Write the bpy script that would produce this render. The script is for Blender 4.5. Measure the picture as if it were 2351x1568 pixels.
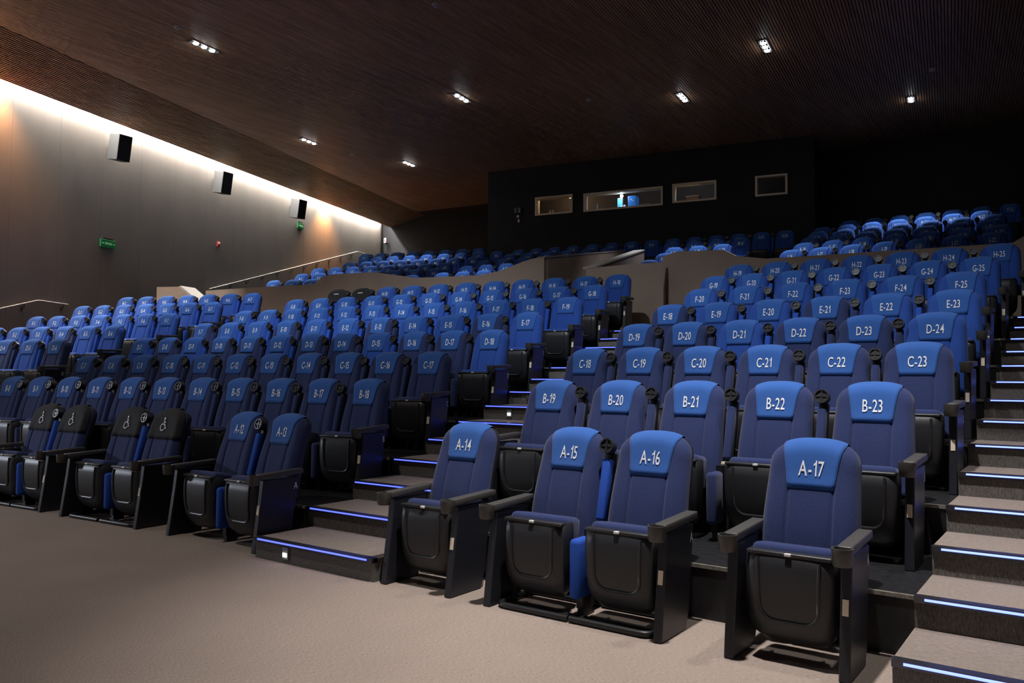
import bpy, bmesh, math, random
import numpy as np
from mathutils import Vector, Matrix
random.seed(4)
sc = bpy.context.scene
for o in list(bpy.data.objects): bpy.data.objects.remove(o)
COL = sc.collection
rad = math.radians

# ------------------------------------------------------------------ camera
FPX, TH, PH, RO = 1840.0, 0.6259, 0.0479, 0.00668
CAM = np.array([0.690, -3.970, 1.396])
W_, H_ = 2351, 1568
FW = np.array([-math.sin(TH)*math.cos(PH), math.cos(TH)*math.cos(PH), math.sin(PH)])
RT = np.array([math.cos(TH), math.sin(TH), 0.0]); UP = np.cross(RT, FW)
R2 = RT*math.cos(RO)+UP*math.sin(RO); U2 = -RT*math.sin(RO)+UP*math.cos(RO)
cd = bpy.data.cameras.new('camera'); cam = bpy.data.objects.new('camera', cd); COL.objects.link(cam)
cd.sensor_width = 36; cd.lens = FPX/W_*36; cd.clip_end = 200
cam.matrix_world = Matrix(((R2[0], U2[0], -FW[0], CAM[0]), (R2[1], U2[1], -FW[1], CAM[1]), (R2[2], U2[2], -FW[2], CAM[2]), (0, 0, 0, 1)))
sc.camera = cam

# ------------------------------------------------------------------ world, exposure
wd = bpy.data.worlds.new('world'); sc.world = wd; wd.use_nodes = True
wd.node_tree.nodes['Background'].inputs[0].default_value = (0.0, 0.0, 0.0, 1)
wd.node_tree.nodes['Background'].inputs[1].default_value = 0.0
vs = sc.view_settings
vs.view_transform = 'Standard'; vs.look = 'None'; vs.gamma = 1; vs.use_curve_mapping = False
vs.exposure = 0.0

# ------------------------------------------------------------------ pixel -> position helpers
def ray(u, v): return FW + R2*(u-W_/2)/FPX + U2*(H_/2-v)/FPX
def onz(u, v, z):
    d = ray(u, v); return CAM + d*(z-CAM[2])/d[2]
def onplane(u, v, P0, n):
    d = ray(u, v); n = np.array(n, float); return CAM + d*((np.array(P0, float)-CAM) @ n)/(d @ n)
def project(P):
    d = np.array(P, float)-CAM; z = d @ FW
    return W_/2+FPX*(d @ R2)/z, H_/2-FPX*(d @ U2)/z

# ------------------------------------------------------------------ key dimensions (metres)
T, HS = 0.5718, 0.15696          # half row depth = tread depth, step rise
HT, DYT = 1.077, 0.595           # seat top height, seat top behind seat front
XR = -0.064                      # left edge of the right stairs
XL0, DL = -4.639, -0.0707        # left aisle: left edge of nosing k is XL0 + DL*k
AW = 1.30                        # left aisle width
ZC = 8.1                         # ceiling height
WN = np.array([math.cos(rad(16.3)), math.sin(rad(16.3)), 0]); WA = np.array([-WN[1], WN[0], 0])
WP = np.array([-18.212, 3.423, 0])          # a point on the left wall, its normal WN, its direction WA
BA = rad(11.0); BE = np.array([math.cos(BA), math.sin(BA), 0]); BN = np.array([-math.sin(BA), math.cos(BA), 0]); BP = np.array([-6.0, 18.0, 0])

# ------------------------------------------------------------------ materials
def mat(name, col, rough=.6, metal=0, spec=.5, noise=0, nscale=40, bump=0, emit=None, estr=0, stretch=None, sheen=0, col2=None):
    m = bpy.data.materials.new(name); m.use_nodes = True; nt = m.node_tree; b = nt.nodes['Principled BSDF']
    b.inputs['Base Color'].default_value = (*col, 1); b.inputs['Roughness'].default_value = rough
    b.inputs['Metallic'].default_value = metal; b.inputs['Specular IOR Level'].default_value = spec
    if sheen: b.inputs['Sheen Weight'].default_value = sheen; b.inputs['Sheen Roughness'].default_value = .5
    if emit: b.inputs['Emission Color'].default_value = (*emit, 1); b.inputs['Emission Strength'].default_value = estr
    if noise or bump:
        tc = nt.nodes.new('ShaderNodeTexCoord'); mp = nt.nodes.new('ShaderNodeMapping')
        if stretch: mp.inputs['Scale'].default_value = stretch
        n = nt.nodes.new('ShaderNodeTexNoise'); n.inputs['Scale'].default_value = nscale; n.inputs['Detail'].default_value = 4
        nt.links.new(tc.outputs['Object'], mp.inputs[0]); nt.links.new(mp.outputs[0], n.inputs['Vector'])
        if noise:
            r = nt.nodes.new('ShaderNodeValToRGB')
            c2 = col2 or tuple(min(1, c*(1+noise)) for c in col); c1 = tuple(c*(1-noise) for c in col)
            r.color_ramp.elements[0].position = .3; r.color_ramp.elements[0].color = (*c1, 1)
            r.color_ramp.elements[1].position = .7; r.color_ramp.elements[1].color = (*c2, 1)
            nt.links.new(n.outputs['Fac'], r.inputs[0]); nt.links.new(r.outputs[0], b.inputs['Base Color'])
        if bump:
            bp = nt.nodes.new('ShaderNodeBump'); bp.inputs['Strength'].default_value = bump; bp.inputs['Distance'].default_value = .01
            nt.links.new(n.outputs['Fac'], bp.inputs['Height']); nt.links.new(bp.outputs[0], b.inputs['Normal'])
    return m
M = {}
M['navy'] = mat('navy_fabric', (.025, .038, .118), .9, noise=.25, nscale=250, bump=.15, sheen=.15, spec=.15)
M['blue'] = mat('blue_fabric', (.024, .075, .330), .9, noise=.2, nscale=250, bump=.15, sheen=.12, spec=.15)
M['patch'] = mat('headrest_fabric', (.032, .108, .370), .9, noise=.15, nscale=300, bump=.1, sheen=.15, spec=.15)
M['armblue'] = mat('armrest_fabric', (.026, .085, .420), .9, noise=.15, nscale=300, spec=.15)
M['pan'] = mat('black_plastic', (.020, .021, .025), .42, noise=.3, nscale=300, bump=.05)
M['panel'] = mat('dark_grey_plastic', (.016, .017, .024), .38, noise=.2, nscale=120, bump=.04)
M['arm'] = mat('armrest_plastic', (.062, .059, .056), .42, noise=.2, nscale=200, bump=.05)
M['steel'] = mat('black_steel', (.012, .012, .013), .4)
M['pivot'] = mat('pivot_metal', (.30, .26, .18), .5, metal=.4)
M['print'] = mat('white_print', (.80, .83, .86), .7)
M['tag'] = mat('white_tag', (.80, .80, .78), .4)
M['cream'] = mat('cream_sticker', (.75, .66, .52), .6)
M['cover'] = mat('black_cover', (.008, .008, .009), .85, noise=.3, nscale=120)
M['platform'] = mat('black_vinyl', (.010, .010, .012), .45, noise=.4, nscale=25, bump=.05)
M['edge'] = mat('edge_strip', (.30, .28, .24), .5, metal=.5, noise=.4, nscale=30)
M['parapet'] = mat('brown_parapet', (.33, .245, .19), .8, noise=.10, nscale=1.5)
M['cap'] = mat('parapet_cap', (.45, .41, .36), .6)
M['wall'] = mat('grey_wall_panel', (.23, .205, .18), .75, noise=.07, nscale=1.6, bump=.04, stretch=(1, 1, .35))
M['groove'] = mat('dark_joint', (.05, .045, .04), .9)
M['black'] = mat('black_wall', (.012, .012, .014), .8, noise=.25, nscale=2)
M['soffit'] = mat('ceiling_backing', (.050, .030, .020), .9)
M['alum'] = mat('window_aluminium', (.80, .68, .52), .5, metal=.2)
M['rail'] = mat('rail_metal', (.36, .33, .30), .45, metal=.6)
M['railb'] = mat('rail_bracket', (.03, .03, .03), .5)
M['spk'] = mat('speaker_body', (.07, .07, .07), .6, noise=.15, nscale=60)
M['grille'] = mat('speaker_grille', (.006, .006, .008), .6)
M['green'] = mat('exit_sign_green', (.010, .16, .045), .5, emit=(.01, .25, .06), estr=.10)
M['signw'] = mat('exit_sign_mark', (.5, .8, .55), .5, emit=(.4, .9, .5), estr=.12)
M['red'] = mat('red_plastic', (.55, .03, .03), .4)
M['redw'] = mat('sign_white', (.80, .78, .74), .5)
M['det'] = mat('detector_white', (.45, .42, .38), .5)
M['lampbody'] = mat('lamp_housing', (.05, .05, .05), .5)
M['lamp'] = mat('lamp_glow', (1, 1, 1), .5, emit=(.92, .96, 1), estr=60)
M['cove'] = mat('cove_glow', (1, 1, 1), .5, emit=(1, .97, .93), estr=620)
M['led'] = mat('led_strip', (.2, .3, 1), .4, emit=(.06, .085, 1.0), estr=3.0)
M['ledw'] = mat('led_strip_pale', (.4, .5, 1), .4, emit=(.12, .18, 1.0), estr=3.6)
M['nose'] = mat('nosing_profile', (.10, .10, .12), .3, metal=.8)
M['steplamp'] = mat('step_lamp_glow', (1, 1, 1), .5, emit=(1, .93, .82), estr=4)
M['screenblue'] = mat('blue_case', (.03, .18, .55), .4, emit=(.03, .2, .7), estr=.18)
M['cyan'] = mat('cyan_screen', (.1, .5, .8), .4, emit=(.1, .5, .9), estr=.45)
M['box'] = mat('cardboard', (.42, .27, .17), .8, noise=.15, nscale=12)
M['shelfgrey'] = mat('grey_equipment', (.25, .27, .30), .5)
M['paper'] = mat('paper_notice', (.75, .74, .70), .8)
M['booth'] = mat('booth_room', (.05, .04, .035), .8)
M['screen'] = mat('cinema_screen', (.60, .60, .60), .9)
g = bpy.data.materials.new('window_glass'); g.use_nodes = True; gb = g.node_tree.nodes['Principled BSDF']
gb.inputs['Base Color'].default_value = (.9, .95, 1, 1); gb.inputs['Roughness'].default_value = .02; gb.inputs['Transmission Weight'].default_value = 1; gb.inputs['IOR'].default_value = 1.2
M['glass'] = g

def carpet(name, c1, c2, scale, stretch):
    m = bpy.data.materials.new(name); m.use_nodes = True; nt = m.node_tree; b = nt.nodes['Principled BSDF']
    tc = nt.nodes.new('ShaderNodeTexCoord'); mp = nt.nodes.new('ShaderNodeMapping'); mp.inputs['Scale'].default_value = stretch
    n = nt.nodes.new('ShaderNodeTexNoise'); n.inputs['Scale'].default_value = scale; n.inputs['Detail'].default_value = 5; n.inputs['Roughness'].default_value = .7
    n2 = nt.nodes.new('ShaderNodeTexNoise'); n2.inputs['Scale'].default_value = 1.1
    r = nt.nodes.new('ShaderNodeValToRGB')
    r.color_ramp.elements[0].position = .32; r.color_ramp.elements[0].color = (*c1, 1)
    r.color_ramp.elements[1].position = .68; r.color_ramp.elements[1].color = (*c2, 1)
    mx = nt.nodes.new('ShaderNodeMixRGB'); mx.blend_type = 'MULTIPLY'; mx.inputs[0].default_value = .25
    bp = nt.nodes.new('ShaderNodeBump'); bp.inputs['Strength'].default_value = .35; bp.inputs['Distance'].default_value = .008
    L = nt.links
    L.new(tc.outputs['Object'], mp.inputs[0]); L.new(mp.outputs[0], n.inputs['Vector']); L.new(tc.outputs['Object'], n2.inputs['Vector'])
    L.new(n.outputs['Fac'], r.inputs[0]); L.new(r.outputs[0], mx.inputs[1]); L.new(n2.outputs['Fac'], mx.inputs[2])
    L.new(mx.outputs[0], b.inputs['Base Color']); L.new(n.outputs['Fac'], bp.inputs['Height']); L.new(bp.outputs[0], b.inputs['Normal'])
    b.inputs['Roughness'].default_value = .95; b.inputs['Specular IOR Level'].default_value = .1
    return m
M['carpet'] = carpet('beige_carpet', (.25, .196, .167), (.47, .388, .335), 150, (.30, 1.5, 1))
M['tread'] = carpet('tread_carpet', (.19, .155, .135), (.36, .305, .270), 150, (.30, 1.5, 1))
M['riser'] = carpet('grey_riser_carpet', (.085, .079, .074), (.25, .232, .215), 110, (1.6, 1.6, .35))
def wood(name, c1, c2, ang):
    m = bpy.data.materials.new(name); m.use_nodes = True; nt = m.node_tree; b = nt.nodes['Principled BSDF']
    tc = nt.nodes.new('ShaderNodeTexCoord'); mp = nt.nodes.new('ShaderNodeMapping'); mp.inputs['Rotation'].default_value = (0, 0, ang); mp.inputs['Scale'].default_value = (9, .5, 9)
    n = nt.nodes.new('ShaderNodeTexNoise'); n.inputs['Scale'].default_value = 1.6; n.inputs['Detail'].default_value = 5
    r = nt.nodes.new('ShaderNodeValToRGB')
    r.color_ramp.elements[0].position = .25; r.color_ramp.elements[0].color = (*c1, 1)
    r.color_ramp.elements[1].position = .75; r.color_ramp.elements[1].color = (*c2, 1)
    nt.links.new(tc.outputs['Object'], mp.inputs[0]); nt.links.new(mp.outputs[0], n.inputs['Vector'])
    nt.links.new(n.outputs['Fac'], r.inputs[0]); nt.links.new(r.outputs[0], b.inputs['Base Color'])
    b.inputs['Roughness'].default_value = .5
    return m
M['slat'] = wood('wood_slat', (.33, .17, .09), (.62, .36, .21), rad(-7.2))

# ------------------------------------------------------------------ mesh helpers
def new_mesh(name, verts, faces, m, smooth=False, mats=None, fmi=None):
    me = bpy.data.meshes.new(name); me.from_pydata([tuple(map(float, v)) for v in verts], [], faces)
    for mm in (mats or [m]): me.materials.append(M[mm] if isinstance(mm, str) else mm)
    if fmi is not None: me.polygons.foreach_set('material_index', fmi)
    if smooth: me.polygons.foreach_set('use_smooth', [True]*len(me.polygons))
    me.update(); return me
class MB:
    def __init__(s): s.v = []; s.f = []; s.mi = []
    def add(s, vs, fs, mi=0):
        k = len(s.v); s.v += [tuple(v) for v in vs]; s.f += [tuple(i+k for i in f) for f in fs]; s.mi += [mi]*len(fs)
    def box(s, a, b, mi=0, X=None):
        x0, y0, z0 = a; x1, y1, z1 = b
        vs = [(x0,y0,z0),(x1,y0,z0),(x1,y1,z0),(x0,y1,z0),(x0,y0,z1),(x1,y0,z1),(x1,y1,z1),(x0,y1,z1)]
        if X is not None: vs = [tuple(X @ Vector(v)) for v in vs]
        s.add(vs, [(3,2,1,0),(4,5,6,7),(0,1,5,4),(1,2,6,5),(2,3,7,6),(3,0,4,7)], mi)
    def rbox(s, a, b, r, mi=0, X=None, seg=2):
        bm = bmesh.new(); bmesh.ops.create_cube(bm, size=1)
        for v in bm.verts: v.co = Vector([(a[i]+b[i])/2 + v.co[i]*(b[i]-a[i]) for i in range(3)])
        bmesh.ops.bevel(bm, geom=bm.edges[:], offset=r, segments=seg, affect='EDGES', profile=.5)
        bm.verts.index_update()
        vs = [tuple(X @ v.co) if X is not None else tuple(v.co) for v in bm.verts]
        s.add(vs, [tuple(v.index for v in f.verts) for f in bm.faces], mi); bm.free()
    def prism(s, poly, axis, a, b, mi=0, mi_side=None):
        n = len(poly)
        def P(p, t):
            if axis == 'x': return (t, p[0], p[1])
            if axis == 'y': return (p[0], t, p[1])
            return (p[0], p[1], t)
        vs = [P(p, a) for p in poly]+[P(p, b) for p in poly]
        s.add(vs, [tuple(range(n))[::-1], tuple(range(n, 2*n))], mi)
        k = len(s.v)-2*n
        for i in range(n):
            j = (i+1) % n; s.f.append((k+i, k+j, k+n+j, k+n+i)); s.mi.append(mi if mi_side is None else mi_side)
    def tube(s, pts, r, n=8, mi=0, closed=False, cap=True):
        pts = [Vector(p) for p in pts]; rings = []; up = Vector((0, 0, 1)); prev = None
        m = len(pts)
        for i, p in enumerate(pts):
            if closed: d = pts[(i+1) % m]-pts[i-1]
            else: d = pts[min(i+1, m-1)]-pts[max(i-1, 0)]
            d.normalize()
            if prev is None:
                a = d.cross(Vector((0, 0, 1)) if abs(d.z) < .9 else Vector((1, 0, 0))).normalized()
            else: a = (prev-d*prev.dot(d)).normalized()
            prev = a; b = d.cross(a)
            rings.append([p+a*(r*math.cos(2*math.pi*k/n))+b*(r*math.sin(2*math.pi*k/n)) for k in range(n)])
        k0 = len(s.v); s.v += [tuple(v) for R in rings for v in R]
        for i in range(m if closed else m-1):
            for k in range(n):
                i2 = (i+1) % m; s.f.append((k0+i*n+k, k0+i*n+(k+1) % n, k0+i2*n+(k+1) % n, k0+i2*n+k)); s.mi.append(mi)
        if cap and not closed:
            s.f.append(tuple(k0+k for k in range(n))[::-1]); s.f.append(tuple(k0+(m-1)*n+k for k in range(n))); s.mi += [mi, mi]
    def lathe(s, prof, n=16, X=None, mi=0, caps=True):
        k0 = len(s.v)
        for (r, z) in prof:
            for k in range(n):
                v = Vector((r*math.cos(2*math.pi*k/n), r*math.sin(2*math.pi*k/n), z))
                s.v.append(tuple(X @ v) if X is not None else tuple(v))
        m = len(prof)
        for i in range(m-1):
            for k in range(n):
                s.f.append((k0+i*n+k, k0+i*n+(k+1) % n, k0+(i+1)*n+(k+1) % n, k0+(i+1)*n+k)); s.mi.append(mi)
        if caps:
            s.f.append(tuple(k0+k for k in range(n))[::-1]); s.f.append(tuple(k0+(m-1)*n+k for k in range(n))); s.mi += [mi, mi]
    def mesh(s, name, mats, smooth=False):
        if isinstance(mats, str): mats = [mats]
        me = new_mesh(name, s.v, s.f, None, smooth, mats, s.mi)
        return me
def link(name, me, parent=None, loc=None, rot=None, **props):
    o = bpy.data.objects.new(name, me); COL.objects.link(o)
    if parent is not None: o.parent = parent
    if loc is not None: o.location = loc
    if rot is not None: o.rotation_euler = rot
    for k, v in props.items(): o[k] = v
    return o
def fix_normals(me):
    bm = bmesh.new(); bm.from_mesh(me); bmesh.ops.recalc_face_normals(bm, faces=bm.faces[:]); bm.to_mesh(me); bm.free(); return me
def smooth_by_angle(me, deg=35):
    bm = bmesh.new(); bm.from_mesh(me)
    bmesh.ops.recalc_face_normals(bm, faces=bm.faces[:])
    for f in bm.faces: f.smooth = True
    for e in bm.edges:
        if len(e.link_faces) == 2 and e.calc_face_angle(0) > rad(deg): e.smooth = False
    bm.to_mesh(me); bm.free(); return me

# glyphs ----------------------------------------------------------------
GL = {}
def glyph(ch):
    if ch in GL: return GL[ch]
    if ch == '1':
        GL[ch] = ([(.20, 0), (.31, 0), (.31, .72), (.235, .72), (.20, .62), (.05, .545), (.05, .455), (.20, .53)], [(0, 1, 2, 3, 4, 7), (4, 5, 6, 7)], .33); return GL[ch]
    cu = bpy.data.curves.new('glyph', 'FONT'); cu.body = ch; cu.resolution_u = 3; cu.offset = .006
    o = bpy.data.objects.new('glyph', cu); COL.objects.link(o)
    dg = bpy.context.evaluated_depsgraph_get(); dg.update()
    me = bpy.data.meshes.new_from_object(o.evaluated_get(dg))
    v = [tuple(x.co) for x in me.vertices]; f = [tuple(p.vertices) for p in me.polygons]
    bpy.data.objects.remove(o); bpy.data.meshes.remove(me); bpy.data.curves.remove(cu)
    xs = [a[0] for a in v]; x0 = min(xs); v = [(a[0]-x0, a[1]) for a in v]
    GL[ch] = (v, f, max(xs)-x0); return GL[ch]
CAP = None
def text_flat(s, h, squeeze=.78, bold=.0, gap=.09):
    """2-D lettering with cap height h, centred on the origin: verts (x, z), faces"""
    global CAP
    if CAP is None: CAP = max(p[1] for p in glyph('H')[0])
    k = h/CAP; vs = []; fs = []; x = 0
    for ch in s:
        v, f, w = glyph(ch)
        if ch == ' ': x += .3; continue
        n = len(vs); vs += [(x+a, b) for a, b in v]; fs += [tuple(i+n for i in q) for q in f]; x += w+gap
    wtot = x-gap
    return [((a-wtot/2)*k*squeeze, (b-CAP/2)*k) for a, b in vs], fs

# ================================================================== SETTING
# ------------------------------------------------------------------ floor
mb = MB()
mb.box((-21, -8.2, -.2), (2.2, 20, 0))
link('floor', mb.mesh('floor', 'carpet'), kind='structure')

# row geometry --------------------------------------------------------------
ROWS = 'ABCDEFGH'
RIGHT = {1: (-.471, .628, 19, 5), 2: (-.385, .586, 18, 6), 3: (-.417, .590, 19, 6), 4: (-.412, .617, 18, 6), 5: (-.469, .619, 20, 6), 6: (-.409, .569, 19, 7), 7: (-.274, .600, 19, 7)}
MID = {1: (-5.195, .570, 7, 12), 2: (-5.37, .585, 7, 11), 3: (-5.386, .570, 7, 12), 4: (-5.637, .616, 7, 11), 5: (-5.697, .590, 8, 12), 6: (-5.909, .628, 8, 11), 7: (-6.075, .617, 8, 11)}
LEFT = {3: (-13.147, 2.385, .576, 4, 3), 4: (-13.684, 3.586, .581, 1, 6), 5: (-13.865, 4.766, .571, 1, 7), 6: (-14.024, 5.815, .580, 1, 7), 7: (-14.324, 6.989, .585, 1, 7)}
AM, AL = rad(9.8), rad(17.0)
def row_dir(a): return np.array([math.cos(a), math.sin(a), 0]), np.array([-math.sin(a), math.cos(a), 0])
def isect(p, d, q, e):
    A = np.array([[d[0], -e[0]], [d[1], -e[1]]]); s = np.linalg.solve(A, (q-p)[:2]); return p+d*s[0]
# tiers: front edge polyline of each tier: (right of right block) ... left wall
def tier_line(n):
    em, nm = row_dir(AM); el, nl = row_dir(AL)
    ye = (2*n-1)*T; k = 2*n-1
    xl = XL0+DL*k
    if n <= 7:
        hm = np.array([MID[n][0], 2*T*n+DYT, 0]) if n in MID else None
    pm = np.array([xl, ye, 0])
    if n == 1: return [pm, np.array([-12.6, ye-.34, 0]), isect(np.array([-12.6, ye-.34, 0]), el, WP+WN*.02, WA)]
    # left block line
    if n in LEFT: hl = np.array([LEFT[n][0], LEFT[n][1], 0])
    else:
        b = np.array([LEFT[3][0]+.3*(3-n), LEFT[3][1]-2*T*(3-n), 0]) if n < 3 else np.array([LEFT[7][0]-.3*(n-7), LEFT[7][1]+2*T*(n-7), 0]); hl = b
    pl = hl-nl*(DYT+T)
    c = isect(pm, em, pl, el)
    w = isect(pl, el, WP+WN*.02, WA)
    return [np.array([xl, ye, 0]), c, w]
tiers = []
for n in range(1, 8):
    z = 2*n*HS; ye = (2*n-1)*T; k = 2*n-1
    xa = XL0+DL*k+AW+.0
    f = tier_line(n); f2 = tier_line(n+1)
    back = 2.3 if n == 7 else 0
    # centre + left tier
    if n == 7:
        poly = [f[0], f[1], f[2], f[2]+WA*3.2, np.array([XL0+DL*15-1.5, ye+3.2, 0]), np.array([XL0+DL*15, ye+2.6, 0])]
    else:
        poly = [f[0], f[1], f[2], f2[2]+WA*.3, f2[1]+np.array([-.05, .3, 0]), f2[0]+np.array([0, .15, 0])]
    mb = MB(); mb.prism([(p[0], p[1]) for p in poly][::-1], 'z', max(0, z-2*HS-.2), z)
    t = link('floor_tier', fix_normals(mb.mesh('floor_tier', 'platform')), kind='structure')
    mb = MB()
    for a, b in ((f[0], f[1]), (f[1], f[2])):
        d = (b-a); L = np.linalg.norm(d); ang = math.atan2(d[1], d[0])
        X = Matrix.Translation(Vector(a)) @ Matrix.Rotation(ang, 4, 'Z')
        mb.box((0, -.004, z-.02), (L, .012, z+.003), X=X)
    link('edge_strip', mb.mesh('edge_strip', 'edge'), parent=t)
    # right tier
    mb = MB(); y1 = ye+2*T+.05 if n < 7 else ye+2.62
    mb.box((xa, ye, max(0, z-2*HS-.2)), (XR-.0, y1, z))
    t = link('floor_tier', mb.mesh('floor_tier', 'platform'), kind='structure')
    mb = MB(); mb.box((xa, ye-.008, z-.018), (XR, ye+.012, z+.003))
    link('edge_strip', mb.mesh('edge_strip', 'edge'), parent=t)

# stairs ------------------------------------------------------------------
def stair(name, lx, rx, led, lab):
    root = link(name, None, kind='structure')
    for k in range(14):
        x0, x1 = lx(k), rx(k); y0 = k*T; y1 = y0+T+.06 if k < 13 else y0+2.05; z1 = (k+1)*HS; z0 = max(0, z1-2*HS)
        mb = MB(); mb.box((x0, y0, z0), (x1, y1, z1), 0)
        mb.mi = [1, 0, 1, 1, 1, 1]
        s = link('step', mb.mesh('step', ['tread', 'riser']), parent=root)
        mb = MB(); mb.box((x0, y0-.022, z1-.026), (x1, y0+.035, z1+.006))
        nz = link('nosing', mb.mesh('nosing', 'nose'), parent=s)
        mb = MB(); mb.box((x0+.05, y0-.027, z1-.0125), (x1-.05, y0-.020, z1-.0015))
        link('led_strip', mb.mesh('led_strip', led), parent=s)
    return root
st_r = stair('stair_flight', lambda k: XR, lambda k: 1.6, 'ledw', '')
st_l = stair('stair_flight', lambda k: XL0+DL*k, lambda k: XL0+DL*k+AW, 'led', '')

# step lamps on the left stair risers
def step_lamp(x, k, lab):
    r = link('step_lamp', None, loc=(x, k*T, k*HS+.075), label=lab, category='lamp', group='step lamps')
    mb = MB(); mb.rbox((-.035, -.012, -.045), (.035, .0, .045), .004); link('housing', mb.mesh('housing', 'shelfgrey'), parent=r)
    mb = MB(); mb.box((-.022, -.016, -.025), (.022, -.011, .005)); link('glow_panel', mb.mesh('glow_panel', 'steplamp'), parent=r)
p = onplane(657, 1268, (0, 0, 0), (0, 1, 0)); step_lamp(p[0], 0, 'small lit step lamp in the lowest riser of the stairs beside seat A-13')
p = onplane(1170, 947, (0, 6*T, 0), (0, 1, 0)); step_lamp(p[0], 6, 'small lit step lamp in a higher riser of the aisle stairs behind seat A-14')

# left wall -----------------------------------------------------------------
WS0, WS1, WH = -12.0, 16.55, 8.6
Xw = Matrix(((WA[0], WN[0], 0, WP[0]), (WA[1], WN[1], 0, WP[1]), (0, 0, 1, 0), (0, 0, 0, 1)))   # local: x along wall to the back, y into the room
mb = MB(); mb.box((WS0, -.30, 0), (WS1, -.028, WH), X=Xw)
wl = link('wall_left', fix_normals(mb.mesh('wall_left', 'groove')), kind='structure')
seams = [WS0]+[-10.8+1.22*i for i in range(22)]+[WS1]
pmesh = None
for a, b in zip(seams[:-1], seams[1:]):
    mb = MB(); mb.box((a+.002, -.03, 0), (b-.002, 0, WH), X=Xw)
    link('wall_panel', fix_normals(mb.mesh('wall_panel', 'wall')), parent=wl)
# rounded end of the wall
mb = MB(); mb.prism([(WS1, -.3), (WS1, 0), (WS1+.12, -.02), (WS1+.32, -.1), (WS1+.45, -.25), (WS1+.5, -.5), (WS1+.4, -.5)], 'z', 0, WH)
mb.v = [tuple(Xw @ Vector(v)) for v in mb.v]
link('wall_end', fix_normals(mb.mesh('wall_end', 'wall')), parent=wl)

# ceiling: flat slatted field, sloped side band, cove slot -------------------
c0 = onz(0, 59, ZC); c1 = onz(868, 444, ZC)
dcr = float(((c0-WP) @ WN + (c1-WP) @ WN)/2)          # distance of the crease from the wall
EDGE_D, EDGE_Z = .30, 7.69
SA = rad(7.2); sd = np.array([-math.sin(SA), math.cos(SA), 0]); sx = np.array([math.cos(SA), math.sin(SA), 0])
mb = MB()
A = WP+WN*dcr+WA*WS0; B = WP+WN*dcr+WA*22
mb.prism([(A[0], A[1]), (4, -9), (4, 24), (B[0], B[1])], 'z', ZC, ZC+.1)
ceil = link('ceiling', fix_normals(mb.mesh('ceiling', 'soffit')), kind='structure')
mb = MB(); pitch = .055
i = 0
for q in np.arange(-26, 8, pitch):
    o = sx*q; 
    s0, s1 = -9.0, 22.0
    # clip against crease line: (P-WP).WN >= dcr
    a0 = (o-WP) @ WN-dcr; b0 = sd @ WN
    if abs(b0) > 1e-6:
        lim = -a0/b0
        if b0 > 0: s0 = max(s0, lim)
        else: s1 = min(s1, lim)
    if o[0]+sd[0]*s0 > 3.5: continue
    if s1-s0 < .3: continue
    X = Matrix(((sx[0], sd[0], 0, o[0]), (sx[1], sd[1], 0, o[1]), (0, 0, 1, 0), (0, 0, 0, 1)))
    mb.box((-.019, s0, ZC-.022), (.019, s1, ZC+.002), X=X)
link('ceiling_slat', mb.mesh('ceiling_slat', 'slat'), parent=ceil, kind='stuff')
# side band
mb = MB()
pr = [(EDGE_D, EDGE_Z), (dcr, ZC-.0), (dcr, ZC+.1), (EDGE_D, EDGE_Z+.35)]
mb.prism([(p[0], p[1]) for p in pr], 'x', WS0, 22)
Xb = Matrix(((WA[0], WN[0], 0, WP[0]), (WA[1], WN[1], 0, WP[1]), (0, 0, 1, 0), (0, 0, 0, 1)))
mb.v = [tuple(Xb @ Vector(v)) for v in mb.v]
band = link('ceiling_band', fix_normals(mb.mesh('ceiling_band', 'soffit')), kind='structure')
mb = MB(); nb = int((dcr-EDGE_D)/.055)
for j in range(nb+1):
    f_ = j/nb; d = EDGE_D+(dcr-EDGE_D)*f_; zz = EDGE_Z+(ZC-EDGE_Z)*f_
    mb.box((WS0, d-.017, zz-.022), (17.5, d+.017, zz+.006), X=Xb)
link('ceiling_slat', mb.mesh('ceiling_slat', 'slat'), parent=band, kind='stuff')
mb = MB(); mb.box((WS0, -.1, 8.25), (22, .45, 8.3), X=Xb)
link('ceiling_cove', mb.mesh('ceiling_cove', 'wall'), kind='structure')
# cove lamp
mb = MB(); mb.box((-9.0, .075, 7.93), (16.5, .105, 7.96), X=Xb)
link('cove_lamp', mb.mesh('cove_lamp', 'cove'), label='long white cove lamp hidden in the slot above the grey panelled wall', category='lamp')

for s_, nm_ in ((-.35, 'amber lamp in the wall cove toward the front of the hall'), (12.4, 'amber lamp in the wall cove past the last speaker')):
    P_ = WP+WA*s_+WN*.18; r_ = link('cove_spot', None, loc=(P_[0], P_[1], 7.86), label=nm_, category='lamp', group='amber cove lamps')
    mb = MB(); mb.lathe([(.03, .0), (.045, .10), (.03, .12)], 12); link('housing', mb.mesh('housing', 'lampbody'), parent=r_)
    ld = bpy.data.lights.new('cove_beam', 'SPOT'); ld.energy = 900; ld.spot_size = rad(100); ld.spot_blend = 1; ld.shadow_soft_size = .03; ld.color = (1, .42, .13)
    lo = bpy.data.objects.new('cove_beam', ld); COL.objects.link(lo); lo.parent = r_; lo.location = (0, 0, -.03)
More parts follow.
